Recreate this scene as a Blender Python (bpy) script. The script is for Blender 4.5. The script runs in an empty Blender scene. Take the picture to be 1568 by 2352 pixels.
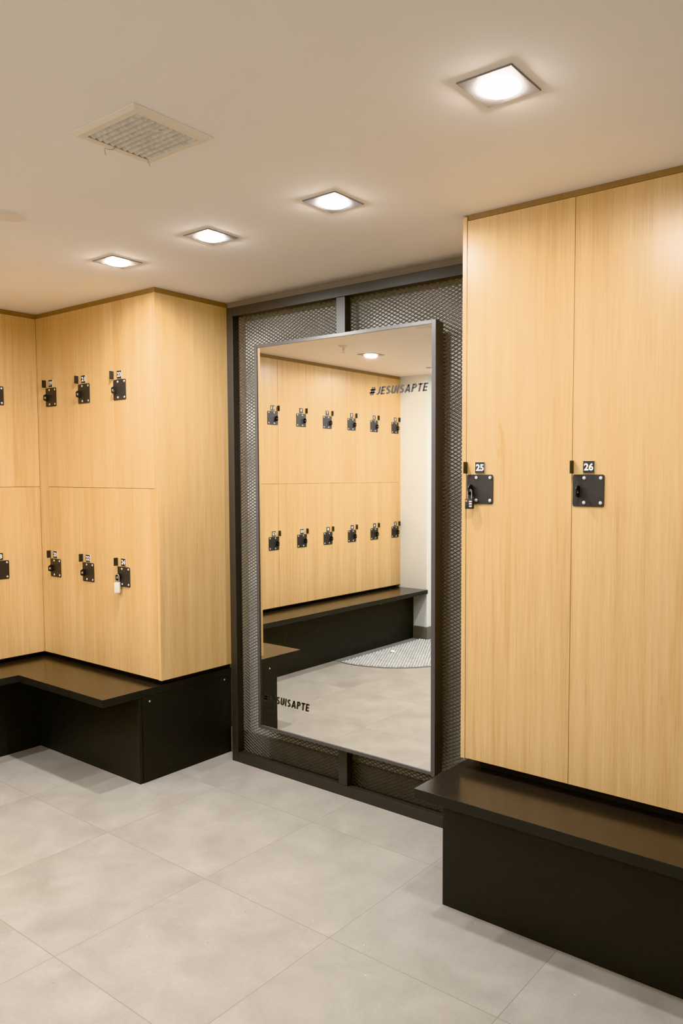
import bpy, bmesh, math, random
from mathutils import Vector, Matrix
random.seed(7)
SC = bpy.context.scene
COL = SC.collection
PI = math.pi

# ------------------------------------------------------------------ measured places (metres)
C = 2.4791            # ceiling height
XS = -3.3021          # end face of the recessed-corner locker run
YF = 2.3808           # face of that run
XC = -4.4269          # face of the long left run
YW = 2.852            # back wall
XW = -4.93            # left wall
YR = 2.4045           # face of the right run
YE = -0.4513          # rear wall pier
GZ = 1.4818           # joint between upper and lower doors

# ------------------------------------------------------------------ helpers
def link(o, parent=None):
    COL.objects.link(o)
    if parent is not None:
        o.parent = parent
    return o

def tag(o, label=None, cat=None, group=None, kind=None):
    if label: o['label'] = label
    if cat: o['category'] = cat
    if group: o['group'] = group
    if kind: o['kind'] = kind
    return o

def thing(name, label, cat, loc=(0, 0, 0), rz=0.0, group=None):
    o = bpy.data.objects.new(name, None)
    o.empty_display_size = 0.05
    o.location = loc
    o.rotation_euler = (0, 0, rz)
    link(o)
    return tag(o, label, cat, group)

def box(bm, x0, x1, y0, y1, z0, z1):
    vs = [bm.verts.new(p) for p in ((x0, y0, z0), (x1, y0, z0), (x1, y1, z0), (x0, y1, z0),
                                    (x0, y0, z1), (x1, y0, z1), (x1, y1, z1), (x0, y1, z1))]
    for f in ((0, 3, 2, 1), (4, 5, 6, 7), (0, 1, 5, 4), (1, 2, 6, 5), (2, 3, 7, 6), (3, 0, 4, 7)):
        bm.faces.new([vs[i] for i in f])
    return vs

def prism(bm, pts, z0, z1):
    """polygon in x,y (counter-clockwise) extruded from z0 to z1"""
    a = [bm.verts.new((x, y, z0)) for x, y in pts]
    b = [bm.verts.new((x, y, z1)) for x, y in pts]
    n = len(pts)
    bm.faces.new(a[::-1]); bm.faces.new(b)
    for i in range(n):
        bm.faces.new((a[i], a[(i + 1) % n], b[(i + 1) % n], b[i]))

def lathe(bm, prof, seg=24, axis='z', c=(0, 0, 0)):
    """prof: list of (radius, height); spun about an axis through c"""
    rings = []
    for r, h in prof:
        ring = []
        if r < 1e-7:
            ring = [(0, 0, h)]
        else:
            ring = [(r * math.cos(2 * PI * k / seg), r * math.sin(2 * PI * k / seg), h) for k in range(seg)]
        out = []
        for p in ring:
            if axis == 'y-':      # height runs towards -y
                q = (p[0], -p[2], p[1])
            elif axis == 'x':
                q = (p[2], p[0], p[1])
            else:
                q = p
            out.append(bm.verts.new((q[0] + c[0], q[1] + c[1], q[2] + c[2])))
        rings.append(out)
    for a, b in zip(rings, rings[1:]):
        if len(a) == 1 and len(b) == 1: continue
        for k in range(seg):
            k2 = (k + 1) % seg
            if len(a) == 1: f = (a[0], b[k2], b[k])
            elif len(b) == 1: f = (a[k], a[k2], b[0])
            else: f = (a[k], a[k2], b[k2], b[k])
            bm.faces.new(f)

def tube(bm, pts, r, seg=8):
    pts = [Vector(p) for p in pts]
    rings = []
    for i, p in enumerate(pts):
        t = (pts[min(i + 1, len(pts) - 1)] - pts[max(i - 1, 0)]).normalized()
        up = Vector((0, 0, 1)) if abs(t.z) < 0.9 else Vector((0, 1, 0))
        a = t.cross(up).normalized(); b = t.cross(a).normalized()
        rings.append([bm.verts.new(p + a * r * math.cos(2 * PI * k / seg) + b * r * math.sin(2 * PI * k / seg)) for k in range(seg)])
    for a, b in zip(rings, rings[1:]):
        for k in range(seg):
            bm.faces.new((a[k], a[(k + 1) % seg], b[(k + 1) % seg], b[k]))
    bm.faces.new(rings[0][::-1]); bm.faces.new(rings[-1])

def obj(name, bm, mat, parent=None, bevel=0.0, seg=2, smooth=False, loc=None):
    bmesh.ops.recalc_face_normals(bm, faces=bm.faces)
    if bevel > 0:
        es = [e for e in bm.edges if len(e.link_faces) == 2 and e.calc_face_angle(0) > 0.6]
        bmesh.ops.bevel(bm, geom=es, offset=bevel, segments=seg, affect='EDGES', profile=0.6)
    me = bpy.data.meshes.new(name)
    bm.to_mesh(me); bm.free()
    if smooth:
        for p in me.polygons: p.use_smooth = True
        me.set_sharp_from_angle(angle=0.6)
    me.materials.append(mat)
    o = bpy.data.objects.new(name, me)
    if loc: o.location = loc
    return link(o, parent)

def box_obj(name, dims, mat, parent=None, bevel=0.0, loc=None):
    bm = bmesh.new(); box(bm, *dims)
    return obj(name, bm, mat, parent, bevel, loc=loc)

def struct(name, bm, mat, bevel=0.0):
    o = obj(name, bm, mat, None, bevel)
    o['kind'] = 'structure'
    return o

def struct_box(name, dims, mat, bevel=0.0):
    bm = bmesh.new(); box(bm, *dims)
    return struct(name, bm, mat, bevel)

# ------------------------------------------------------------------ materials
def new_mat(name):
    m = bpy.data.materials.new(name); m.use_nodes = True
    nt = m.node_tree
    return m, nt, nt.nodes['Principled BSDF']

def nd(nt, t, **kw):
    n = nt.nodes.new(t)
    for k, v in kw.items(): setattr(n, k, v)
    return n

def simple(name, col, rough=0.5, metal=0.0, spec=0.5, noise=0.0, nscale=200.0, bump=0.0):
    m, nt, p = new_mat(name)
    p.inputs['Roughness'].default_value = rough
    p.inputs['Metallic'].default_value = metal
    p.inputs['Specular IOR Level'].default_value = spec
    tc = nd(nt, 'ShaderNodeTexCoord')
    n = nd(nt, 'ShaderNodeTexNoise'); n.inputs['Scale'].default_value = nscale; n.inputs['Detail'].default_value = 3
    nt.links.new(tc.outputs['Object'], n.inputs['Vector'])
    r = nd(nt, 'ShaderNodeValToRGB')
    a, b = 1 - noise, 1 + noise
    r.color_ramp.elements[0].position = 0.3; r.color_ramp.elements[1].position = 0.7
    r.color_ramp.elements[0].color = (col[0] * a, col[1] * a, col[2] * a, 1)
    r.color_ramp.elements[1].color = (min(1, col[0] * b), min(1, col[1] * b), min(1, col[2] * b), 1)
    nt.links.new(n.outputs['Fac'], r.inputs['Fac'])
    nt.links.new(r.outputs['Color'], p.inputs['Base Color'])
    if bump:
        bp = nd(nt, 'ShaderNodeBump'); bp.inputs['Strength'].default_value = bump; bp.inputs['Distance'].default_value = 0.001
        nt.links.new(n.outputs['Fac'], bp.inputs['Height']); nt.links.new(bp.outputs['Normal'], p.inputs['Normal'])
    return m

def wood(name, dark, light, rough=0.4):
    m, nt, p = new_mat(name)
    tc = nd(nt, 'ShaderNodeTexCoord'); oi = nd(nt, 'ShaderNodeObjectInfo')
    cx = nd(nt, 'ShaderNodeCombineXYZ')
    for k, s in enumerate((7.0, 13.0, 23.0)):
        mu = nd(nt, 'ShaderNodeMath', operation='MULTIPLY'); mu.inputs[1].default_value = s
        nt.links.new(oi.outputs['Random'], mu.inputs[0]); nt.links.new(mu.outputs[0], cx.inputs[k])
    ad = nd(nt, 'ShaderNodeVectorMath', operation='ADD')
    nt.links.new(tc.outputs['Object'], ad.inputs[0]); nt.links.new(cx.outputs[0], ad.inputs[1])
    def stretched(sx, sz, detail, rough_, dist=0.0):
        mp = nd(nt, 'ShaderNodeMapping'); mp.inputs['Scale'].default_value = (sx, sx, sz)
        nt.links.new(ad.outputs[0], mp.inputs['Vector'])
        n = nd(nt, 'ShaderNodeTexNoise'); n.inputs['Scale'].default_value = 1.0
        n.inputs['Detail'].default_value = detail; n.inputs['Roughness'].default_value = rough_
        n.inputs['Distortion'].default_value = dist
        nt.links.new(mp.outputs[0], n.inputs['Vector']); return n
    fine = stretched(190, 5.0, 4, 0.6)
    mid = stretched(32, 0.9, 3, 0.55, 0.35)
    broad = stretched(7, 0.35, 2, 0.5)
    knots = stretched(11, 3.2, 3, 0.6, 0.8)
    def mix(a, b, f):
        x = nd(nt, 'ShaderNodeMix'); x.data_type = 'FLOAT'; x.inputs[0].default_value = f
        nt.links.new(a, x.inputs[2]); nt.links.new(b, x.inputs[3]); return x.outputs[0]
    v = mix(mix(mid.outputs['Fac'], broad.outputs['Fac'], 0.45), fine.outputs['Fac'], 0.38)
    r = nd(nt, 'ShaderNodeValToRGB')
    r.color_ramp.elements[0].position = 0.34; r.color_ramp.elements[0].color = (*dark, 1)
    r.color_ramp.elements[1].position = 0.66; r.color_ramp.elements[1].color = (*light, 1)
    nt.links.new(v, r.inputs['Fac'])
    kr = nd(nt, 'ShaderNodeValToRGB')
    kr.color_ramp.elements[0].position = 0.70; kr.color_ramp.elements[0].color = (1, 1, 1, 1)
    kr.color_ramp.elements[1].position = 0.80; kr.color_ramp.elements[1].color = (0.80, 0.72, 0.60, 1)
    nt.links.new(knots.outputs['Fac'], kr.inputs['Fac'])
    mm = nd(nt, 'ShaderNodeMix'); mm.data_type = 'RGBA'; mm.blend_type = 'MULTIPLY'; mm.inputs[0].default_value = 1.0
    nt.links.new(r.outputs['Color'], mm.inputs[6]); nt.links.new(kr.outputs['Color'], mm.inputs[7])
    nt.links.new(mm.outputs[2], p.inputs['Base Color'])
    p.inputs['Roughness'].default_value = rough
    bp = nd(nt, 'ShaderNodeBump'); bp.inputs['Strength'].default_value = 0.05; bp.inputs['Distance'].default_value = 0.001
    nt.links.new(fine.outputs['Fac'], bp.inputs['Height']); nt.links.new(bp.outputs['Normal'], p.inputs['Normal'])
    return m

def floor_tiles(name):
    m, nt, p = new_mat(name)
    geo = nd(nt, 'ShaderNodeTexCoord')
    sep = nd(nt, 'ShaderNodeSeparateXYZ'); nt.links.new(geo.outputs['Object'], sep.inputs[0])
    def M(op, a, b=None):
        n = nd(nt, 'ShaderNodeMath', operation=op)
        for i, q in enumerate((a, b)):
            if q is None: continue
            if isinstance(q, (int, float)): n.inputs[i].default_value = q
            else: nt.links.new(q, n.inputs[i])
        return n.outputs[0]
    TX, TY, gx, gy = 0.6445, 0.6025, -2.3363, 1.2573
    u = M('DIVIDE', M('SUBTRACT', sep.outputs[0], gx), TX)
    v = M('DIVIDE', M('SUBTRACT', sep.outputs[1], gy), TY)
    def line(q, pitch):
        d = M('MULTIPLY', M('MINIMUM', M('FRACT', q), M('SUBTRACT', 1.0, M('FRACT', q))), pitch)
        return M('LESS_THAN', d, 0.0013)
    g = M('MAXIMUM', line(u, TX), line(v, TY))
    cid = nd(nt, 'ShaderNodeCombineXYZ')
    nt.links.new(M('FLOOR', u), cid.inputs[0]); nt.links.new(M('FLOOR', v), cid.inputs[1])
    wn = nd(nt, 'ShaderNodeTexWhiteNoise'); wn.noise_dimensions = '3D'
    nt.links.new(cid.outputs[0], wn.inputs['Vector'])
    # clouded cement look, different on each tile
    off = nd(nt, 'ShaderNodeVectorMath', operation='MULTIPLY_ADD')
    nt.links.new(wn.outputs['Color'], off.inputs[0]); off.inputs[1].default_value = (9, 9, 9)
    nt.links.new(geo.outputs['Object'], off.inputs[2])
    def noise(sc, det, ro, dist=0.0):
        n = nd(nt, 'ShaderNodeTexNoise'); n.inputs['Scale'].default_value = sc; n.inputs['Detail'].default_value = det
        n.inputs['Roughness'].default_value = ro; n.inputs['Distortion'].default_value = dist
        nt.links.new(off.outputs[0], n.inputs['Vector']); return n.outputs['Fac']
    cloud = noise(4.5, 6, 0.62, 0.4); grain = noise(90, 3, 0.6)
    f = M('ADD', M('MULTIPLY', cloud, 0.8), M('MULTIPLY', grain, 0.2))
    f = M('ADD', f, M('MULTIPLY', M('SUBTRACT', wn.outputs['Value'], 0.5), 0.05))
    r = nd(nt, 'ShaderNodeValToRGB')
    r.color_ramp.elements[0].position = 0.30; r.color_ramp.elements[0].color = (0.240, 0.220, 0.193, 1)
    r.color_ramp.elements[1].position = 0.70; r.color_ramp.elements[1].color = (0.336, 0.312, 0.277, 1)
    nt.links.new(f, r.inputs['Fac'])
    vo = nd(nt, 'ShaderNodeTexVoronoi'); vo.inputs['Scale'].default_value = 26
    nt.links.new(off.outputs[0], vo.inputs['Vector'])
    sw = nd(nt, 'ShaderNodeSeparateColor'); nt.links.new(vo.outputs['Color'], sw.inputs[0])
    dot = M('MULTIPLY', M('LESS_THAN', vo.outputs['Distance'], 0.055), M('GREATER_THAN', sw.outputs[0], 0.90))
    dot2 = M('MULTIPLY', M('LESS_THAN', vo.outputs['Distance'], 0.06), M('LESS_THAN', sw.outputs[0], 0.05))
    def over(base, fac, col):
        x = nd(nt, 'ShaderNodeMix'); x.data_type = 'RGBA'
        nt.links.new(fac, x.inputs[0]); nt.links.new(base, x.inputs[6]); x.inputs[7].default_value = (*col, 1); return x.outputs[2]
    c = over(r.outputs['Color'], dot, (0.55, 0.53, 0.48))
    c = over(c, dot2, (0.16, 0.14, 0.12))
    c = over(c, g, (0.20, 0.175, 0.145))
    nt.links.new(c, p.inputs['Base Color'])
    rr = nd(nt, 'ShaderNodeMapRange'); rr.inputs[3].default_value = 0.42; rr.inputs[4].default_value = 0.58
    nt.links.new(cloud, rr.inputs[0]); nt.links.new(rr.outputs[0], p.inputs['Roughness'])
    p.inputs['Specular IOR Level'].default_value = 0.35
    bp = nd(nt, 'ShaderNodeBump'); bp.inputs['Strength'].default_value = 0.25; bp.inputs['Distance'].default_value = 0.0008
    nt.links.new(M('SUBTRACT', M('MULTIPLY', grain, 0.3), g), bp.inputs['Height']); nt.links.new(bp.outputs['Normal'], p.inputs['Normal'])
    return m

def emitter(name, col, strength):
    m, nt, p = new_mat(name)
    p.inputs['Base Color'].default_value = (0.9, 0.9, 0.9, 1)
    p.inputs['Emission Color'].default_value = (*col, 1)
    p.inputs['Emission Strength'].default_value = strength
    return m

WOOD = wood('light_oak_laminate', (0.485, 0.285, 0.112), (0.665, 0.450, 0.226), 0.33)
WOOD_TRIM_SHADED = wood('shaded_oak_scribe_strip', (0.22, 0.125, 0.052), (0.29, 0.17, 0.075), 0.6)  # oak darkened so its colour carries the shade below the ceiling
CARC = simple('oak_carcass_edge', (0.40, 0.24, 0.10), 0.6, noise=0.08, nscale=40)
BLACK = simple('black_laminate', (0.0200, 0.0205, 0.0205), 0.42, spec=0.35, noise=0.12, nscale=300, bump=0.03)
BLACKTOP = simple('black_satin_laminate_top', (0.022, 0.0195, 0.018), 0.22, spec=0.6, noise=0.1, nscale=300, bump=0.02)
EDGE_GLINT = simple('painted_arris_highlight', (0.17, 0.15, 0.13), 0.35)  # lighter tone paints a highlight along the upper edges of the seats
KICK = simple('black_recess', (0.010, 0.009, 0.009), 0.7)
STEEL = simple('black_powder_coated_steel', (0.030, 0.0290, 0.0275), 0.42, noise=0.12, nscale=400, bump=0.05)
MFRAME = simple('dark_grey_mirror_frame', (0.068, 0.065, 0.066), 0.32, noise=0.08, nscale=300)
MESHM = simple('dark_grey_expanded_metal', (0.074, 0.069, 0.062), 0.5, noise=0.1, nscale=300)
PLATE = simple('black_textured_plate', (0.026, 0.024, 0.024), 0.5, noise=0.35, nscale=900, bump=0.25)
STAPLE = simple('black_hasp_steel', (0.016, 0.015, 0.015), 0.4)
SCREW = simple('zinc_screw', (0.62, 0.62, 0.58), 0.38, metal=0.55)
TABM = simple('black_pull_tab', (0.020, 0.018, 0.017), 0.5, noise=0.2, nscale=500)
SIGN = simple('black_sign', (0.022, 0.022, 0.024), 0.5)
SIGNEDGE = simple('pale_sign_edge', (0.75, 0.66, 0.52), 0.5)
WHITE = simple('white_numeral', (0.90, 0.89, 0.85), 0.5)
DECAL = simple('black_vinyl_lettering', (0.022, 0.020, 0.019), 0.6)
CHROME = simple('polished_steel', (0.80, 0.78, 0.74), 0.18, metal=1.0)
SILVER = simple('brushed_silver_body', (0.72, 0.68, 0.63), 0.40, metal=0.55)
PADBLACK = simple('black_padlock_body', (0.030, 0.027, 0.026), 0.4)
DIAL = simple('pale_grey_dial', (0.50, 0.46, 0.43), 0.5)
ORANGE = simple('orange_mark', (0.85, 0.25, 0.08), 0.5)
CEIL = simple('ceiling_paint', (0.94, 0.90, 0.865), 0.9, spec=0.2, noise=0.012, nscale=3)
BACK = simple('grey_wall_paint', (0.47, 0.445, 0.40), 0.85, noise=0.02, nscale=20)
REAR = simple('pale_wall_paint', (0.66, 0.67, 0.64), 0.8, noise=0.015, nscale=8)
TAUPE = simple('taupe_band', (0.24, 0.20, 0.16), 0.8)
SKIRT = simple('grey_tile_skirting', (0.15, 0.138, 0.125), 0.5, noise=0.08, nscale=30)
TRIMM = simple('brushed_grey_trim', (0.30, 0.29, 0.29), 0.4, metal=0.4, noise=0.04, nscale=200)
VENTM = simple('cream_vent_plastic', (0.82, 0.74, 0.63), 0.6)
LOUV = simple('dusty_louvre', (0.66, 0.63, 0.57), 0.7, noise=0.16, nscale=70)
DUCT = simple('dark_duct', (0.03, 0.03, 0.035), 0.8)
LINT = simple('grey_lint', (0.16, 0.13, 0.11), 0.9)
COVER = simple('beige_cover_plate', (0.82, 0.73, 0.63), 0.6)
STUD = simple('glazed_pale_grey_stud', (0.44, 0.455, 0.45), 0.16, noise=0.15, nscale=25)
MATB = simple('grey_grout_bed', (0.20, 0.20, 0.195), 0.5, noise=0.1, nscale=30)
BORDER = simple('dark_grey_border_tile', (0.26, 0.255, 0.245), 0.4, noise=0.08, nscale=20)
LENS = emitter('lit_led_lens', (1.0, 0.985, 0.97), 330.0)
FLOOR = floor_tiles('large_cement_tiles')
GLASS, _nt, _p = new_mat('silvered_mirror')
_p.inputs['Base Color'].default_value = (0.90, 0.90, 0.87, 1)
_p.inputs['Metallic'].default_value = 1.0
_p.inputs['Roughness'].default_value = 0.012

# ------------------------------------------------------------------ writing
def text_bm(s, w, h, bold=0.0, shear=0.0):
    """flat letters fitted into w x h, origin at lower left, in local x/z facing -y"""
    cu = bpy.data.curves.new('glyphs', 'FONT')
    cu.body = s; cu.size = 1.0; cu.offset = bold; cu.shear = shear; cu.resolution_u = 4; cu.extrude = 0.0
    o = bpy.data.objects.new('glyphs', cu); COL.objects.link(o)
    dg = bpy.context.evaluated_depsgraph_get(); dg.update()
    me = bpy.data.meshes.new_from_object(o.evaluated_get(dg))
    bpy.data.objects.remove(o); bpy.data.curves.remove(cu)
    xs = [v.co.x for v in me.vertices]; ys = [v.co.y for v in me.vertices]
    x0, x1, y0, y1 = min(xs), max(xs), min(ys), max(ys)
    sx = w / (x1 - x0); sy = h / (y1 - y0)
    for v in me.vertices:
        v.co = ((v.co.x - x0) * sx, 0.0, (v.co.y - y0) * sy)
    bm = bmesh.new(); bm.from_mesh(me); bpy.data.meshes.remove(me)
    bmesh.ops.remove_doubles(bm, verts=bm.verts, dist=1e-7)
    return bm

# ------------------------------------------------------------------ the setting
bm = bmesh.new(); box(bm, -5.0, 1.9, -2.6, 2.95, -0.1, 0.0); struct('floor', bm, FLOOR)
bm = bmesh.new(); box(bm, -5.0, 1.9, -2.6, 2.95, C, C + 0.1); struct('ceiling', bm, CEIL)
struct_box('wall_back', (-5.0, 1.9, YW, YW + 0.1, 0, C), BACK)
struct_box('wall_left', (XW - 0.1, XW, -2.6, YW, 0, C), REAR)
struct_box('wall_rear', (XW, -4.12, -2.5, YE, 0, C), REAR)
struct_box('wall_front', (-4.12, 1.9, -2.6, -2.5, 0, C), REAR)
struct_box('wall_right', (1.8, 1.9, -2.5, YW, 0, C), REAR)
bm = bmesh.new()
box(bm, -4.262, -4.109, YE, YE + 0.011, 0, 0.122)
box(bm, -4.1195, -4.109, YE - 2.0, YE - 0.002, 0, 0.122)
struct('baseboard_rear', bm, SKIRT, 0.001)
struct_box('baseboard_back', (-3.312, -1.50, YW - 0.014, YW, 0, 0.142), SKIRT, 0.001)

# scribe strips between the locker tops and the ceiling, dark recesses under the lockers
struct_box('trim_1', (XC - 0.025, XC - 0.006, YE + 0.001, YF + 0.02, 2.4535, C), WOOD_TRIM_SHADED)
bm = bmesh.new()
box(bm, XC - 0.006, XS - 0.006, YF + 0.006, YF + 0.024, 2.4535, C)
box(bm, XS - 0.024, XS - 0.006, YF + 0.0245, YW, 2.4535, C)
struct('trim_2', bm, WOOD_TRIM_SHADED)
struct_box('trim_3', (-1.500, -0.655, YR + 0.004, YR + 0.022, 2.4595, C), WOOD_TRIM_SHADED)
struct_box('trim_7', (-3.293, -1.518, YW - 0.012, YW - 0.001, 2.426, C), TAUPE)  # taupe strip on the back wall above the screen, darker than the wall
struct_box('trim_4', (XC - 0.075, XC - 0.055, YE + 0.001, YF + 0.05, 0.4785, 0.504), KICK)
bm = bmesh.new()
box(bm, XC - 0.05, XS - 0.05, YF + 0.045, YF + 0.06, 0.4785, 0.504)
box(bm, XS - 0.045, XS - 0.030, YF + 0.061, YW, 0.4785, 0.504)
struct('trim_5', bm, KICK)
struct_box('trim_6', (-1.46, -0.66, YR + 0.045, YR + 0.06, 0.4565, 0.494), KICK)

# ------------------------------------------------------------------ lockers
PW, PH = 0.110, 0.1055
def plate_bm():
    bm = bmesh.new()
    r = 0.007; pts = []
    for cx, cz, a0 in ((PW - r, PH - r, 0), (r, PH - r, 90), (r, r, 180), (PW - r, r, 270)):
        for k in range(5):
            a = math.radians(a0 + 90 * k / 4); pts.append((cx + r * math.cos(a), cz + r * math.sin(a)))
    n = len(pts); f = [bm.verts.new((x, -0.0032, z)) for x, z in pts]; b = [bm.verts.new((x, 0.0, z)) for x, z in pts]
    bm.faces.new(f); bm.faces.new(b[::-1])
    for i in range(n): bm.faces.new((f[i], b[i], b[(i + 1) % n], f[(i + 1) % n]))
    return bm
def screw_bm():
    bm = bmesh.new()
    lathe(bm, [(0.0060, 0.0), (0.0060, 0.0010), (0.0052, 0.0020), (0.0030, 0.0026), (0.0012, 0.0027), (0.0011, 0.0019), (0.0, 0.0019)], 16, 'y-')
    return bm
def staple_bm():
    """standing eye: a thin plate with a round hole, square to the door"""
    bm = bmesh.new(); t = 0.0052; seg = 24
    cy, cz, rh = -0.0165, 0.020, 0.0066
    outer = []
    for k in range(seg):
        a = 2 * PI * k / seg; dy, dz = math.cos(a), math.sin(a)
        s = 1e9
        if dy > 1e-6: s = min(s, (0.0 - cy) / dy)
        if dy < -1e-6: s = min(s, (-0.027 - cy) / dy)
        if dz > 1e-6: s = min(s, (0.040 - cz) / dz)
        if dz < -1e-6: s = min(s, (0.0 - cz) / dz)
        if dy < 0: s = min(s, 0.0168)
        outer.append((cy + dy * s, cz + dz * s))
    inner = [(cy + rh * math.cos(2 * PI * k / seg), cz + rh * math.sin(2 * PI * k / seg)) for k in range(seg)]
    R = []
    for x in (-t / 2, t / 2):
        R.append([bm.verts.new((x, y, z)) for y, z in outer]); R.append([bm.verts.new((x, y, z)) for y, z in inner])
    for k in range(seg):
        j = (k + 1) % seg
        bm.faces.new((R[0][k], R[0][j], R[1][j], R[1][k])); bm.faces.new((R[2][k], R[3][k], R[3][j], R[2][j]))
        bm.faces.new((R[0][k], R[2][k], R[2][j], R[0][j])); bm.faces.new((R[1][k], R[1][j], R[3][j], R[3][k]))
    return bm

SHARED = {}
def shared(key, name, make, mat, parent, loc, **kw):
    """first use builds the mesh, later uses copy the object"""
    if key not in SHARED:
        o = obj(name, make(), mat, parent, **kw); SHARED[key] = o
    else:
        o = SHARED[key].copy(); o.name = name; link(o); o.parent = parent
    o.location = loc
    return o

def locker(num, loc, rz, w, h, depth, ptop, label, group):
    """loc is the lower left corner of the door face; x along the face, y into the wall"""
    t = thing('locker', label, 'locker', loc, rz, group)
    g = 0.0009
    bm = bmesh.new(); box(bm, g, w - g, 0.0195, depth, 0.001, h - 0.001)
    e = 0.0001                              # thin face-frame lips that close the joints around the door
    box(bm, e, g - e, 0.0025, 0.0195, e, h - e); box(bm, w - g + e, w - e, 0.0025, 0.0195, e, h - e)
    box(bm, g, w - g, 0.0025, 0.0195, e, 0.0009); box(bm, g, w - g, 0.0025, 0.0195, h - 0.0009, h - e)
    obj('carcass', bm, CARC, t)
    bm = bmesh.new(); box(bm, g, w - g, 0.0, 0.0185, 0.0010, h - 0.0010); obj('door', bm, WOOD, t, 0.0006, 1)
    pl = 0.0035
    p = shared('plate', 'lock_plate', plate_bm, PLATE, t, (pl, -0.0002, ptop - PH), bevel=0.0006, seg=1)
    for sx in (0.041, 0.0985):
        for sz in (0.0125, 0.0940):
            shared('screw', 'screw', screw_bm, SCREW, p, (sx, -0.0032, sz), smooth=True)
    shared('staple', 'staple', staple_bm, STAPLE, p, (0.0235, -0.003, 0.0295), bevel=0.0008, seg=1)
    s = shared('sign', 'number_sign', lambda: (lambda b: (box(b, 0, 0.0395, -0.0036, 0, 0, 0.0395), b)[1])(bmesh.new()), SIGNEDGE, t, (0.0400, -0.0002, ptop + 0.0052), bevel=0.0004, seg=1)
    shared('face', 'face', lambda: (lambda b: (box(b, 0.0002, 0.0393, -0.0043, -0.0037, 0.0002, 0.0393), b)[1])(bmesh.new()), SIGN, s, (0, 0, 0))
    txt = str(num); nw = 0.0325 if len(txt) == 2 else (0.013 if txt == '1' else 0.0175)
    if txt in ('10', '12', '17', '18', '19', '11'): nw = 0.0300
    bm = text_bm(txt, nw, 0.0242, 0.030)
    obj('numeral', bm, WHITE, s, loc=((0.0395 - nw) / 2, -0.0045, 0.0078))
    shared('tab', 'pull_tab', lambda: (lambda b: (box(b, 0.0, 0.0046, -0.0235, 0.0, 0, 0.0425), b)[1])(bmesh.new()), TABM, t, (0.0011, -0.0001, ptop + 0.0035), bevel=0.0008, seg=1)
    return t

G_LEFT = 'oak lockers along the left wall'
G_CORN = 'oak lockers on the short run beside the mirror'
G_RIGHT = 'tall oak lockers on the right'
UP, LO = 2.0475, 1.0665
ZL = 0.5038; HU = 2.4525 - GZ - 0.0003; HL = GZ - ZL - 0.0003
# short run, three columns, two high
cx = [-4.3352, -3.9985, -3.6652, -3.3280]
for k in range(3):
    w = cx[k + 1] - cx[k]
    for up in (1, 0):
        n = 19 + 2 * k + (0 if up else 1)
        z = GZ + 0.0003 if up else ZL
        lab = {19: 'oak locker numbered 19, upper row, next to the inside corner', 20: 'oak locker numbered 20, lower row, next to the inside corner',
               21: 'oak locker numbered 21, middle column of the upper row', 22: 'oak locker numbered 22, middle column of the lower row',
               23: 'oak locker numbered 23, upper row, nearest the outer corner by the mirror',
               24: 'oak locker numbered 24, lower row, with a silver padlock hanging on it'}[n]
        locker(n, (cx[k], YF, z), 0, w, HU if up else HL, YW - YF - 0.004, (UP if up else LO) - z, lab, G_CORN)
# long left run, nine columns, two high, running away behind the viewer (seen in the mirror)
ly = [-0.4235, -0.1090, 0.2055, 0.5200, 0.8345, 1.1490, 1.4635, 1.7670, 2.0705, 2.3800]
for k in range(9):
    w = ly[k + 1] - ly[k]
    for up in (1, 0):
        n = 1 + 2 * k + (0 if up else 1)
        z = GZ + 0.0003 if up else ZL
        row = 'upper' if up else 'lower'
        if k == 0: lab = 'oak locker numbered %d in the mirror, %s row, end column against the pale wall' % (n, row)
        elif k < 6: lab = 'oak locker numbered %d in the mirror, %s row, column %d from the pale wall' % (n, row, k + 1)
        elif k == 8: lab = 'oak locker numbered %d at the photo\'s left edge, %s row, beside the inside corner' % (n, row)
        else: lab = 'oak locker numbered %d, %s row of the left wall run, outside the picture' % (n, row)
        locker(n, (XC, ly[k], z), PI / 2, w, HU if up else HL, XC - XW - 0.004, (UP if up else LO) - z, lab, G_LEFT)
# right pair, full height
for n, x0, x1, lab in ((25, -1.5005, -1.0862, 'tall oak locker numbered 25, with a black padlock'),
                       (26, -1.0862, -0.6715, 'tall oak locker numbered 26, at the photo\'s right edge')):
    locker(n, (x0, YR, 0.4955), 0, x1 - x0, 2.458 - 0.4955, YW - YR - 0.004, 1.5525 - 0.4955, lab, G_RIGHT)

def panel(name, label, dims):
    o = box_obj(name, dims, WOOD, None, 0.0008); return tag(o, label, 'panel')
panel('oak_side_board', 'oak end panel on the side of lockers 23 and 24, facing the mirror', (-3.3270, XS, YF, YW - 0.002, ZL - 0.001, 2.4525))
panel('oak_side_board', 'narrow oak end panel to the left of locker 25', (-1.5195, -1.5015, YR - 0.0005, YW - 0.002, 0.4945, 2.472))
panel('oak_side_board', 'oak end panel to the right of locker 26, beyond the picture edge', (-0.6705, -0.6525, YR, YW - 0.002, 0.4945, 2.4585))
panel('corner_filler', 'narrow oak filler strip in the inside corner left of lockers 19 and 20', (XC - 0.0180, -4.3362, YF, YF + 0.0185, ZL, 2.4525))
panel('end_filler', 'slim oak filler between locker 1 column and the pale wall', (XC - 0.0185, XC, YE + 0.001, -0.4245, ZL, 2.4525))

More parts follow.
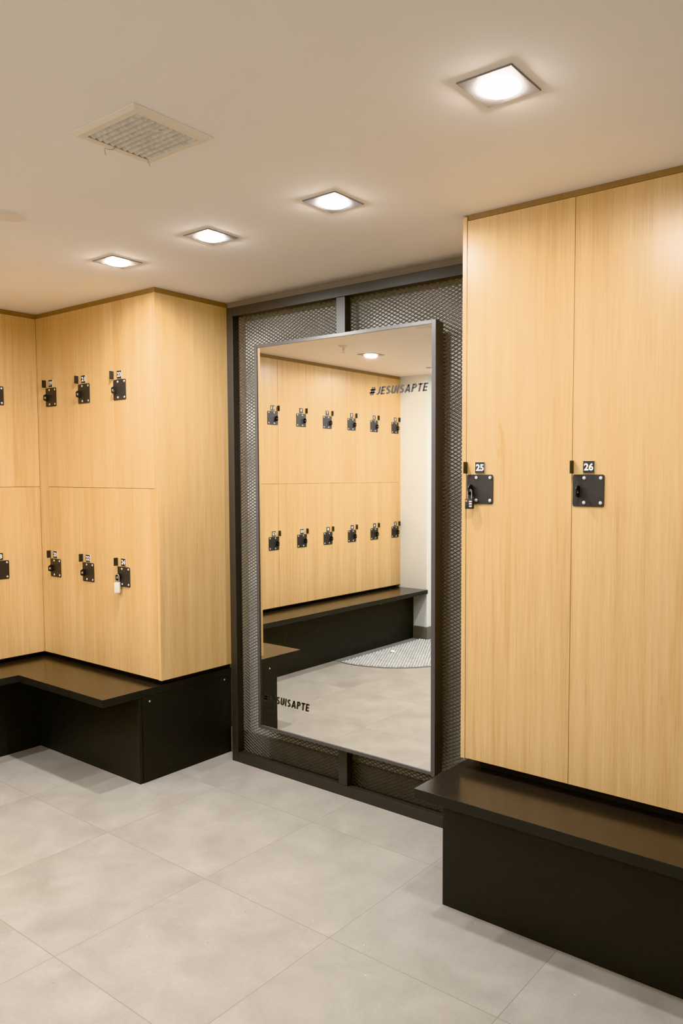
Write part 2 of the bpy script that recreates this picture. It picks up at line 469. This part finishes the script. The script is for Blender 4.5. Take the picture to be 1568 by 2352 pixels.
# ------------------------------------------------------------------ benches
SH = 0.4774
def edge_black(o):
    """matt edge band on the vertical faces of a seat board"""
    o.data.materials.append(BLACK); o.data.materials.append(EDGE_GLINT)
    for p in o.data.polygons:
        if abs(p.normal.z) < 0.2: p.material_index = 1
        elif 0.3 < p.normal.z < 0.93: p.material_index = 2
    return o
b = thing('corner_bench', 'black L-shaped bench under the left wall lockers and lockers 19 to 24', 'bench', (-3.8, 2.2, 0))
def lb(x, y): return (x + 3.8, y - 2.2)
bm = bmesh.new()
prism(bm, [lb(*q) for q in ((XW + 0.004, YE + 0.002), (-4.1038, YE + 0.002), (-4.1038, 2.0582), (-3.3155, 2.0582), (-3.3155, YW - 0.004), (XW + 0.004, YW - 0.004))], SH - 0.038, SH)
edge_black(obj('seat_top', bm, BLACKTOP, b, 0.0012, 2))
def lbox(name, x0, x1, y0, y1, z0, z1, par=b, mat=BLACK):
    return box_obj(name, (x0 + 3.8, x1 + 3.8, y0 - 2.2, y1 - 2.2, z0, z1), mat, par, 0.001)
f1 = lbox('front_panel', -4.2893, -4.2713, YE + 0.002, 2.2750, 0.0, SH - 0.0385)
f2 = lbox('front_panel', -4.2707, -3.3195, 2.2569, 2.2749, 0.0, SH - 0.0385)
e1 = lbox('end_panel', -3.3350, -3.3168, 2.2762, YW - 0.004, 0.0, SH - 0.0385)
bm = bmesh.new()
lathe(bm, [(0.0050, 0), (0.0050, 0.0006), (0.0036, 0.0014), (0.0, 0.0016)], 12, 'x')
s0 = obj('screw', bm, SCREW, e1, smooth=True, loc=(-3.3168 + 3.8, 2.318 - 2.2, 0.411))
for par, x, y, z in ((e1, -3.3168, 2.800, 0.418), (f1, -4.2713, 2.129, 0.401), (f1, -4.2713, 0.051, 0.395)):
    o = s0.copy(); link(o, par); o.location = (x + 3.8, y - 2.2, z)

ZB = 0.4550
b = thing('straight_bench', 'black straight bench under lockers 25 and 26', 'bench', (-1.05, 2.4, 0))
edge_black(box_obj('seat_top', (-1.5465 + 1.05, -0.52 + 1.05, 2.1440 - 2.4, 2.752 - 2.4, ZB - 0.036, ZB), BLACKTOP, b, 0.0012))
box_obj('seat_back_strip', (-1.514 + 1.05, -0.52 + 1.05, 2.7525 - 2.4, YW - 0.004 - 2.4, ZB - 0.036, ZB - 0.001), BLACKTOP, b, 0.0)
box_obj('front_panel', (-1.4987 + 1.05, -0.55 + 1.05, 2.2538 - 2.4, 2.2718 - 2.4, 0, ZB - 0.0365), BLACK, b, 0.001)
box_obj('end_panel', (-1.4980 + 1.05, -1.4800 + 1.05, 2.2738 - 2.4, 2.830 - 2.4, 0, ZB - 0.0365), BLACK, b, 0.001)
box_obj('end_panel', (-0.568 + 1.05, -0.5505 + 1.05, 2.2738 - 2.4, 2.830 - 2.4, 0, ZB - 0.0365), BLACK, b, 0.001)

# ------------------------------------------------------------------ expanded metal screen
YB, YB2, ZT = 2.7556, 2.7970, 2.4246
X0, X1 = -3.2070, -1.6180
sc = thing('metal_screen', 'tall black steel frame filled with expanded metal mesh, fixed to the back wall', 'screen', (-2.41, YB, 0))
def sx(x): return x + 2.41
D = YB2 - YB
box_obj('stile', (sx(X0), sx(X0 + 0.0475), 0, D, 0, ZT), STEEL, sc, 0.002)
box_obj('stile', (sx(X1 - 0.0475), sx(X1), 0, D, 0, ZT), STEEL, sc, 0.002)
box_obj('rail', (sx(X0 + 0.0478), sx(X1 - 0.0478), 0, D, 2.3782, ZT), STEEL, sc, 0.002)
box_obj('rail', (sx(X0 + 0.0478), sx(X1 - 0.0478), 0, D, 0, 0.0528), STEEL, sc, 0.002)
box_obj('mullion', (sx(-2.4397), sx(-2.3856), 0.0004, D, 0.0531, 2.3779), STEEL, sc, 0.002)
# strands: long thin bars on two diagonals, each twisted out of the sheet
def strands():
    bm = bmesh.new()
    xa, xb, za, zb = sx(X0 + 0.020), sx(X1 - 0.020), 0.030, 2.400
    L, S = 0.0330, 0.0167
    hw, th = 0.00185, 0.0009
    for sgn in (1, -1):
        d = Vector((L / 2, 0, sgn * S / 2)).normalized()
        nrm = Vector((-d.z, 0, d.x))
        if nrm.z < 0: nrm = -nrm
        yv = Vector((0, 1, 0))
        wv = (nrm * 0.86 - yv * 0.51).normalized(); tv = d.cross(wv).normalized()
        slope = sgn * S / L
        span = (xb - xa) * abs(slope)
        z = za - span if sgn > 0 else za
        zmax = zb if sgn > 0 else zb + span
        while z < zmax:
            # z at xa is z; clip the line to the sheet
            pa, pb = xa, xb
            za_, zb_ = z, z + slope * (xb - xa)
            def xat(zz): return xa + (zz - z) / slope
            xs = sorted([xat(za), xat(zb)])
            pa, pb = max(xa, xs[0]), min(xb, xs[1])
            if pb - pa > 0.004:
                A = Vector((pa, D + 0.006 + 0.0003 * sgn, z + slope * (pa - xa))); B = Vector((pb, D + 0.006 + 0.0003 * sgn, z + slope * (pb - xa)))
                q = [(wv * hw * i + tv * th * j) for i, j in ((1, 1), (-1, 1), (-1, -1), (1, -1))]
                va = [bm.verts.new(A + k) for k in q]; vb = [bm.verts.new(B + k) for k in q]
                for k in range(4): bm.faces.new((va[k], va[(k + 1) % 4], vb[(k + 1) % 4], vb[k]))
                bm.faces.new(va[::-1]); bm.faces.new(vb)
            z += S
    return bm
obj('expanded_mesh', strands(), MESHM, sc)

# ------------------------------------------------------------------ wall mirror with lettering
YM = 2.7298
MX0, MX1, MZ0, MZ1 = -2.9682, -1.8554, 0.2368, 2.2064
mr = thing('framed_mirror', 'tall black-framed mirror mounted on the metal mesh screen', 'mirror', (-2.4127, YM, 0))
def mx(x): return x + 2.4127
FW = 0.0208; FH = 0.0165; YK = YB - 0.0015 - YM      # back of the case sits against the screen
bm = bmesh.new()
box(bm, mx(MX0), mx(MX0 + FW), -0.004, YK, MZ0, MZ1)
box(bm, mx(MX1 - FW), mx(MX1), -0.004, YK, MZ0, MZ1)
box(bm, mx(MX0 + FW), mx(MX1 - FW), -0.004, YK, MZ1 - FH, MZ1)
box(bm, mx(MX0 + FW), mx(MX1 - FW), -0.004, YK, MZ0, MZ0 + FH)
bmesh.ops.remove_doubles(bm, verts=bm.verts, dist=1e-5)
obj('frame', bm, MFRAME, mr, 0.0008, 1)
for xx in (MX0 + 0.002, MX1 - 0.014):
    box_obj('side_return', (mx(xx), mx(xx + 0.012), YK + 0.0008, YK + 0.032, MZ0 + 0.006, MZ1 - 0.006), MFRAME, mr)
bm = bmesh.new(); box(bm, mx(MX0 + FW - 0.002), mx(MX1 - FW + 0.002), 0.0, 0.005, MZ0 + FH - 0.002, MZ1 - FH + 0.002)
gl = obj('glass', bm, GLASS, mr)
def stroke_bm(s, w, h, thick, shear):
    """heavy sans capitals drawn as strokes on a 1-high grid, fitted into w x h"""
    def arc(cx, cy, rx_, ry_, a0, a1, n=7):
        return [(cx + rx_ * math.cos(math.radians(a0 + (a1 - a0) * k / n)), cy + ry_ * math.sin(math.radians(a0 + (a1 - a0) * k / n))) for k in range(n + 1)]
    t = thick / 2
    G_ = {'#': (0.74, [[(0.22, 0), (0.30, 1)], [(0.46, 0), (0.54, 1)], [(0.02, 0.33), (0.70, 0.33)], [(0.06, 0.67), (0.74, 0.67)]]),
          'J': (0.46, [[(0.46 - t, 1), (0.46 - t, 0.28)] + arc(0.46 - t - 0.16, 0.28, 0.16, 0.28 - t, 0, -130)]),
          'E': (0.48, [[(t, 0), (t, 1)], [(t, t), (0.48, t)], [(t, 0.5), (0.44, 0.5)], [(t, 1 - t), (0.48, 1 - t)]]),
          'S': (0.54, [arc(0.27, 0.73, 0.27 - t, 0.27 - t, 35, 250) + arc(0.27, 0.27, 0.27 - t, 0.27 - t, 70, -145)]),
          'U': (0.56, [[(t, 1), (t, 0.28)] + arc(0.28, 0.28, 0.28 - t, 0.28 - t, 180, 360, 9) + [(0.56 - t, 0.28), (0.56 - t, 1)]]),
          'I': (thick, [[(t, 0), (t, 1)]]),
          'A': (0.66, [[(t * 0.8, 0), (0.33, 1 - t * 0.4)], [(0.66 - t * 0.8, 0), (0.33, 1 - t * 0.4)], [(0.18, 0.27), (0.48, 0.27)]]),
          'P': (0.54, [[(t, 0), (t, 1)], [(t, 1 - t), (0.28, 1 - t)] + arc(0.28, 0.71, 0.26 - t, 0.29 - t, 90, -90) + [(t, 0.42 + t)]]),
          'T': (0.54, [[(0.27, 0), (0.27, 1)], [(0, 1 - t), (0.54, 1 - t)]])}
    bm = bmesh.new(); cx_ = 0.0
    for ch in s:
        adv, lines = G_[ch]
        for ln in lines:
            L_, R_ = [], []
            for i, p in enumerate(ln):
                a = Vector(ln[max(i - 1, 0)]); b = Vector(ln[min(i + 1, len(ln) - 1)])
                d = (b - a).normalized(); n = Vector((-d.y, d.x)) * t
                if 0 < i < len(ln) - 1:
                    d1 = (Vector(p) - a).normalized(); n = n / max(0.6, abs(n.normalized().dot(Vector((-d1.y, d1.x)))))
                L_.append(Vector(p) + n); R_.append(Vector(p) - n)
            vl = [bm.verts.new((cx_ + q.x + shear * q.y, 0, q.y)) for q in L_]; vr = [bm.verts.new((cx_ + q.x + shear * q.y, 0, q.y)) for q in R_]
            for i in range(len(ln) - 1): bm.faces.new((vr[i], vr[i + 1], vl[i + 1], vl[i]))
        cx_ += adv + 0.115
    xs = [v.co.x for v in bm.verts]; x0, x1 = min(xs), max(xs)
    for v in bm.verts: v.co = ((v.co.x - x0) * w / (x1 - x0), 0, v.co.z * h)
    return bm
t1 = obj('lettering', stroke_bm('#JESUISAPTE', 0.324, 0.0350, 0.185, 0.20), DECAL, gl, loc=(mx(-2.2190), -0.0006, 1.9095))
t2 = obj('lettering', stroke_bm('#JESUISAPTE', 0.327, 0.0390, 0.205, 0.12), DECAL, gl, loc=(mx(-2.9310), -0.0006, 0.3840))
t1['label'] = 'slanted dark lettering near the upper right corner of the glass'
t2['label'] = 'dark lettering near the lower left corner of the glass'

# ------------------------------------------------------------------ padlocks
def shackle(bm, w, h, r, z0):
    pts = [(-w / 2, 0, z0)] + [(-w / 2, 0, z0 + h - w / 2)]
    for k in range(1, 12):
        a = PI - PI * k / 12; pts.append((w / 2 * math.cos(a), 0, z0 + h - w / 2 + w / 2 * math.sin(a)))
    pts += [(w / 2, 0, z0 + h - w / 2), (w / 2, 0, z0)]
    tube(bm, pts, r, 10)
p = thing('padlock', 'silver combination padlock hanging from locker 24', 'padlock', (cx[2] + 0.027, YF - 0.0205, 0.9280), math.radians(38))
bm = bmesh.new(); box(bm, -0.0145, 0.0145, -0.0100, 0.0100, 0, 0.056); obj('body', bm, SILVER, p, 0.003, 3, True)
bm = bmesh.new(); shackle(bm, 0.018, 0.042, 0.0032, 0.0555); obj('shackle', bm, CHROME, p, smooth=True)
for k in range(4):
    bm = bmesh.new(); lathe(bm, [(0.0, 0), (0.0052, 0.0), (0.0058, 0.0010), (0.0058, 0.0052), (0.0052, 0.0062), (0.0, 0.0062)], 20)
    obj('dial', bm, SILVER, p, smooth=True, loc=(0.0112, 0.0, 0.0090 + 0.0088 * k))
p = thing('padlock', 'small black combination padlock with an orange mark, hanging from locker 25', 'padlock', (-1.5005 + 0.0275, YR - 0.0205, 1.4285), math.radians(8))
bm = bmesh.new(); box(bm, -0.0155, 0.0155, -0.0070, 0.0070, 0, 0.0370); obj('body', bm, PADBLACK, p, 0.002, 2, True)
bm = bmesh.new(); shackle(bm, 0.0155, 0.034, 0.0021, 0.0365); obj('shackle', bm, CHROME, p, smooth=True)
for k in range(3):
    bm = bmesh.new(); box(bm, 0.0010, 0.0120, -0.0086, -0.0066, 0, 0.0060)
    obj('dial', bm, DIAL, p, 0.0008, 2, loc=(0, 0, 0.0065 + 0.0085 * k))
bm = bmesh.new(); prism(bm, [(-0.0050, 0), (0, -0.0036), (0.0050, 0), (0, 0.0036)], 0, 0.0005)
bmesh.ops.transform(bm, matrix=Matrix.Rotation(PI / 2, 4, 'X'), verts=bm.verts)
o = obj('mark', bm, ORANGE, p, loc=(-0.0098, -0.0070, 0.0290)); o['label'] = 'orange diamond mark'

# ------------------------------------------------------------------ ceiling fittings
def downlight_parts():
    bm = bmesh.new()                       # square plate with a round opening
    h, r, seg = 0.074, 0.054, 32
    sq, ci = [], []
    for k in range(seg):
        a = 2 * PI * k / seg + PI / 4; c_, s_ = math.cos(a), math.sin(a)
        m = h / max(abs(c_), abs(s_)); sq.append((c_ * m, s_ * m)); ci.append((c_ * r, s_ * r))
    R = []
    for pts, z in ((sq, 0.0), (sq, -0.0030), ([(x * 0.985, y * 0.985) for x, y in sq], -0.0042), (ci, -0.0042), (ci, 0.0)):
        R.append([bm.verts.new((x, y, z)) for x, y in pts])
    for a, b_ in zip(R, R[1:] + R[:1]):
        for k in range(seg):
            j = (k + 1) % seg; bm.faces.new((a[k], a[j], b_[j], b_[k]))
    bl = bmesh.new()
    lathe(bl, [(0.0525, -0.0006), (0.0525, -0.0038), (0.047, -0.0085), (0.036, -0.0122), (0.020, -0.0146), (0.0, -0.0152)], 32)
    return bm, bl
LAMP = 19.5
def downlight(x, y, label, group, k=1.0, proto=[]):
    t = thing('downlight', label, 'ceiling light', (x, y, C), 0, group)
    if not proto:
        a, b_ = downlight_parts()
        proto.append(obj('trim', a, TRIMM, t)); proto.append(obj('lens', b_, LENS, t, smooth=True))
    else:
        for q in proto[:2]:
            o = q.copy(); link(o); o.parent = t
    la = bpy.data.lights.new('lamp', 'AREA'); la.shape = 'DISK'; la.size = 0.085; la.energy = LAMP * k
    la.color = (1.0, 0.975, 0.945); la.spread = math.radians(174)
    lo = bpy.data.objects.new('lamp', la); lo.location = (0, 0, -0.0175); link(lo, t)
    return t
G = 'square recessed downlights'
downlight(-0.9545, 1.668, 'square downlight high at the photo\'s upper right, largest of the four', G, 0.78)
downlight(-1.7995, 2.021, 'square downlight on the ceiling in front of the mirror, second from the right', G, 0.82)
downlight(-2.4380, 2.023, 'square downlight on the ceiling, second from the left', G, 0.82)
downlight(-3.0495, 2.016, 'square downlight on the ceiling over the short locker run, leftmost of four', G, 1.60)
downlight(-3.797, 0.770, 'lit square downlight in the mirror, in front of the left wall lockers', G)
downlight(-3.795, -0.150, 'square downlight cut off by the mirror\'s right edge, near the pale wall', G)
for (x, y, k) in ((-2.6, -1.2, 1.8), (-1.0, -1.2, 1.8), (0.5, -1.2, 0.8), (-3.0, 0.35, 1.4)):  # extra downlights out of view, added to brighten the room
    downlight(x, y, 'added square downlight out of view, brightening the room', 'added unseen square downlights', k)

# vent: bevelled cream frame, dusty ribbed louvres, dark slots
v = thing('ceiling_vent', 'square cream ceiling vent with dusty louvres', 'vent', (-1.871, 1.323, C))
bm = bmesh.new()
ox, oy, ix, iy = 0.1450, 0.1270, 0.1130, 0.0960
R = []
for hx, hy, z in ((ox, oy, 0.0), (ox, oy, -0.003), (ox - 0.012, oy - 0.012, -0.010), (ix, iy, -0.010), (ix, iy, 0.0)):
    R.append([bm.verts.new((sx_ * hx, sy_ * hy, z)) for sx_, sy_ in ((-1, -1), (1, -1), (1, 1), (-1, 1))])
for a, b_ in zip(R, R[1:] + R[:1]):
    for k in range(4):
        j = (k + 1) % 4; bm.faces.new((a[k], a[j], b_[j], b_[k]))
obj('frame', bm, VENTM, v, 0.001, 1)
box_obj('duct', (-ix + 0.001, ix - 0.001, -iy + 0.001, iy - 0.001, -0.0015, -0.0005), DUCT, v)
nr = 10; pit = 2 * iy / nr
for k in range(nr):
    bm = bmesh.new()
    y0 = -iy + k * pit
    # slanted blade, folded lip
    prof = [(0.0005, -0.0018), (0.0060, -0.0058), (0.0120, -0.0092), (0.0160, -0.0106), (0.0184, -0.0100), (0.0188, -0.0086), (0.0176, -0.0092), (0.0155, -0.0097), (0.0120, -0.0080), (0.0062, -0.0046)]
    a = [bm.verts.new((-ix + 0.0045, y0 + 0.0006 + py, pz)) for py, pz in prof]; b_ = [bm.verts.new((ix - 0.001, y0 + 0.0006 + py, pz)) for py, pz in prof]
    n = len(prof)
    bm.faces.new(a); bm.faces.new(b_[::-1])
    for i in range(n): bm.faces.new((a[i], b_[i], b_[(i + 1) % n], a[(i + 1) % n]))
    obj('louvre', bm, LOUV, v)
bm = bmesh.new()
tube(bm, [(-0.112, -0.012, -0.0105), (-0.118, -0.016, -0.016), (-0.124, -0.026, -0.017), (-0.128, -0.034, -0.015), (-0.131, -0.032, -0.022), (-0.130, -0.030, -0.032)], 0.0006, 5)
tube(bm, [(-0.110, 0.094, -0.0105), (-0.114, 0.099, -0.017), (-0.113, 0.103, -0.026)], 0.0005, 5)
tube(bm, [(0.085, -0.010, -0.0105), (0.090, -0.012, -0.015), (0.096, -0.006, -0.013)], 0.0006, 5)
o = obj('lint', bm, LINT, v); o['kind'] = 'stuff'; o['label'] = 'dark threads of lint hanging from the vent'

bm = bmesh.new()
lathe(bm, [(0.0, 0.0), (0.062, 0.0), (0.062, -0.004), (0.056, -0.008), (0.0, -0.009)], 40)
o = obj('cover_plate', bm, COVER, None, smooth=True, loc=(-2.822, 1.430, C)); tag(o, 'round beige ceiling cover plate cut by the photo\'s left edge', 'cover plate')

s = thing('sprinkler_head', 'small sprinkler head on the ceiling, seen near the top of the mirror', 'sprinkler', (-3.70, 1.20, C))
bm = bmesh.new(); lathe(bm, [(0.0, 0), (0.036, 0), (0.034, -0.006), (0.014, -0.012), (0.0, -0.012)], 24); obj('escutcheon', bm, COVER, s, smooth=True)
bm = bmesh.new(); lathe(bm, [(0.0, -0.012), (0.010, -0.0125), (0.010, -0.030), (0.005, -0.034), (0.005, -0.046), (0.016, -0.048), (0.016, -0.051), (0.0, -0.052)], 20); obj('nozzle', bm, COVER, s, smooth=True)

# ------------------------------------------------------------------ studded shower floor, seen in the mirror
sf = thing('studded_shower_base', 'pale grey round-edged studded floor by the left bench, seen in the mirror', 'shower floor', (-4.10, 0.0, 0))
RC = 0.705
def arc(r, x0, y_lo, n=40):
    pts = []
    for k in range(n + 1):
        a = PI / 2 + 0.11 - (PI + 0.11) * k / n
        pts.append((r * math.cos(a), r * math.sin(a)))
    return pts
pts = arc(RC, 0, 0)
poly = [(-0.080, -0.42)] + [(-0.080, 0.69)] + [q for q in pts if q[0] > -0.079]
poly = [q for q in poly if q[0] > 0.0 or q[1] > -0.44]
poly = [(-0.006, -0.43), (-0.080, -0.43), (-0.080, 0.690)] + [q for q in pts if q[0] > -0.07] + [(-0.006, -0.705)]
bm = bmesh.new(); prism(bm, poly[::-1], 0.0005, 0.006); obj('bed', bm, MATB, sf)
bm = bmesh.new()
pd = 0.0265; j = 0; y = -0.69
while y < 0.70:
    x = -0.072 + (pd / 2 if j % 2 else 0)
    while x < 0.70:
        ok = math.hypot(x, y) < RC - 0.010 and (x > 0.008 or y > -0.425)
        if ok:
            seg = 8; rings = []
            for r, z in ((0.0108, 0.0062), (0.0098, 0.0095), (0.0060, 0.0122)):
                rings.append([bm.verts.new((x + r * math.cos(2 * PI * k / seg), y + r * math.sin(2 * PI * k / seg), z)) for k in range(seg)])
            for a, b_ in zip(rings, rings[1:]):
                for k in range(seg): bm.faces.new((a[k], a[(k + 1) % seg], b_[(k + 1) % seg], b_[k]))
            bm.faces.new(rings[-1])
        x += pd
    y += pd * 0.866; j += 1
o = obj('studs', bm, STUD, sf, smooth=True); o['kind'] = 'stuff'
o = box_obj('border_strip', (-0.168, -0.081, -0.430, 0.675, 0.0005, 0.004), BORDER, sf)
bm = bmesh.new(); lathe(bm, [(0.0, 0.0), (0.020, 0.0), (0.020, 0.006), (0.014, 0.012), (0.0, 0.014)], 20)
o = obj('bottle_cap', bm, WHITE, None, smooth=True, loc=(-4.039, 0.181, 0.0140)); tag(o, 'small white cap lying on the studded floor, seen in the mirror', 'cap')

# ------------------------------------------------------------------ camera
cam = bpy.data.cameras.new('camera'); co = bpy.data.objects.new('camera', cam); link(co)
F = 1773.9053; CXO, CYO = 148.048, 26.618; W, H = 1568.0, 2352.0
cam.sensor_fit = 'HORIZONTAL'; cam.sensor_width = 36.0
cam.lens = 36.0 * F / W
cam.shift_x = -CXO / W; cam.shift_y = CYO / W
cam.clip_start = 0.05
rx, ry, rz = 0.062539, 0.000199, 0.635615
fw = Vector((-math.sin(rz) * math.cos(rx), math.cos(rz) * math.cos(rx), -math.sin(rx)))
r0 = Vector((math.cos(rz), math.sin(rz), 0)); u0 = r0.cross(fw)
r2 = r0 * math.cos(ry) + u0 * math.sin(ry); u2 = -r0 * math.sin(ry) + u0 * math.cos(ry)
m = Matrix((r2, u2, -fw)).transposed().to_4x4(); m.translation = (0, 0, 1.55)
co.matrix_world = m
SC.camera = co

# ------------------------------------------------------------------ world and film
w = bpy.data.worlds.new('world'); SC.world = w; w.use_nodes = True
w.node_tree.nodes['Background'].inputs[0].default_value = (0.9, 0.8, 0.7, 1)
w.node_tree.nodes['Background'].inputs[1].default_value = 0.0
SC.view_settings.view_transform = 'Khronos PBR Neutral'
SC.view_settings.look = 'None'
SC.view_settings.exposure = -0.58
SC.view_settings.gamma = 1.12
SC.cycles.max_bounces = 7
SC.cycles.diffuse_bounces = 5
SC.cycles.glossy_bounces = 4
SC.cycles.transmission_bounces = 1
SC.cycles.use_adaptive_sampling = True
SC.cycles.adaptive_threshold = 0.06
SC.cycles.adaptive_min_samples = 12
SC.cycles.use_light_tree = False
SC.cycles.caustics_reflective = False
SC.cycles.caustics_refractive = False
SC.cycles.sample_clamp_indirect = 6.0
SC.cycles.use_denoising = True
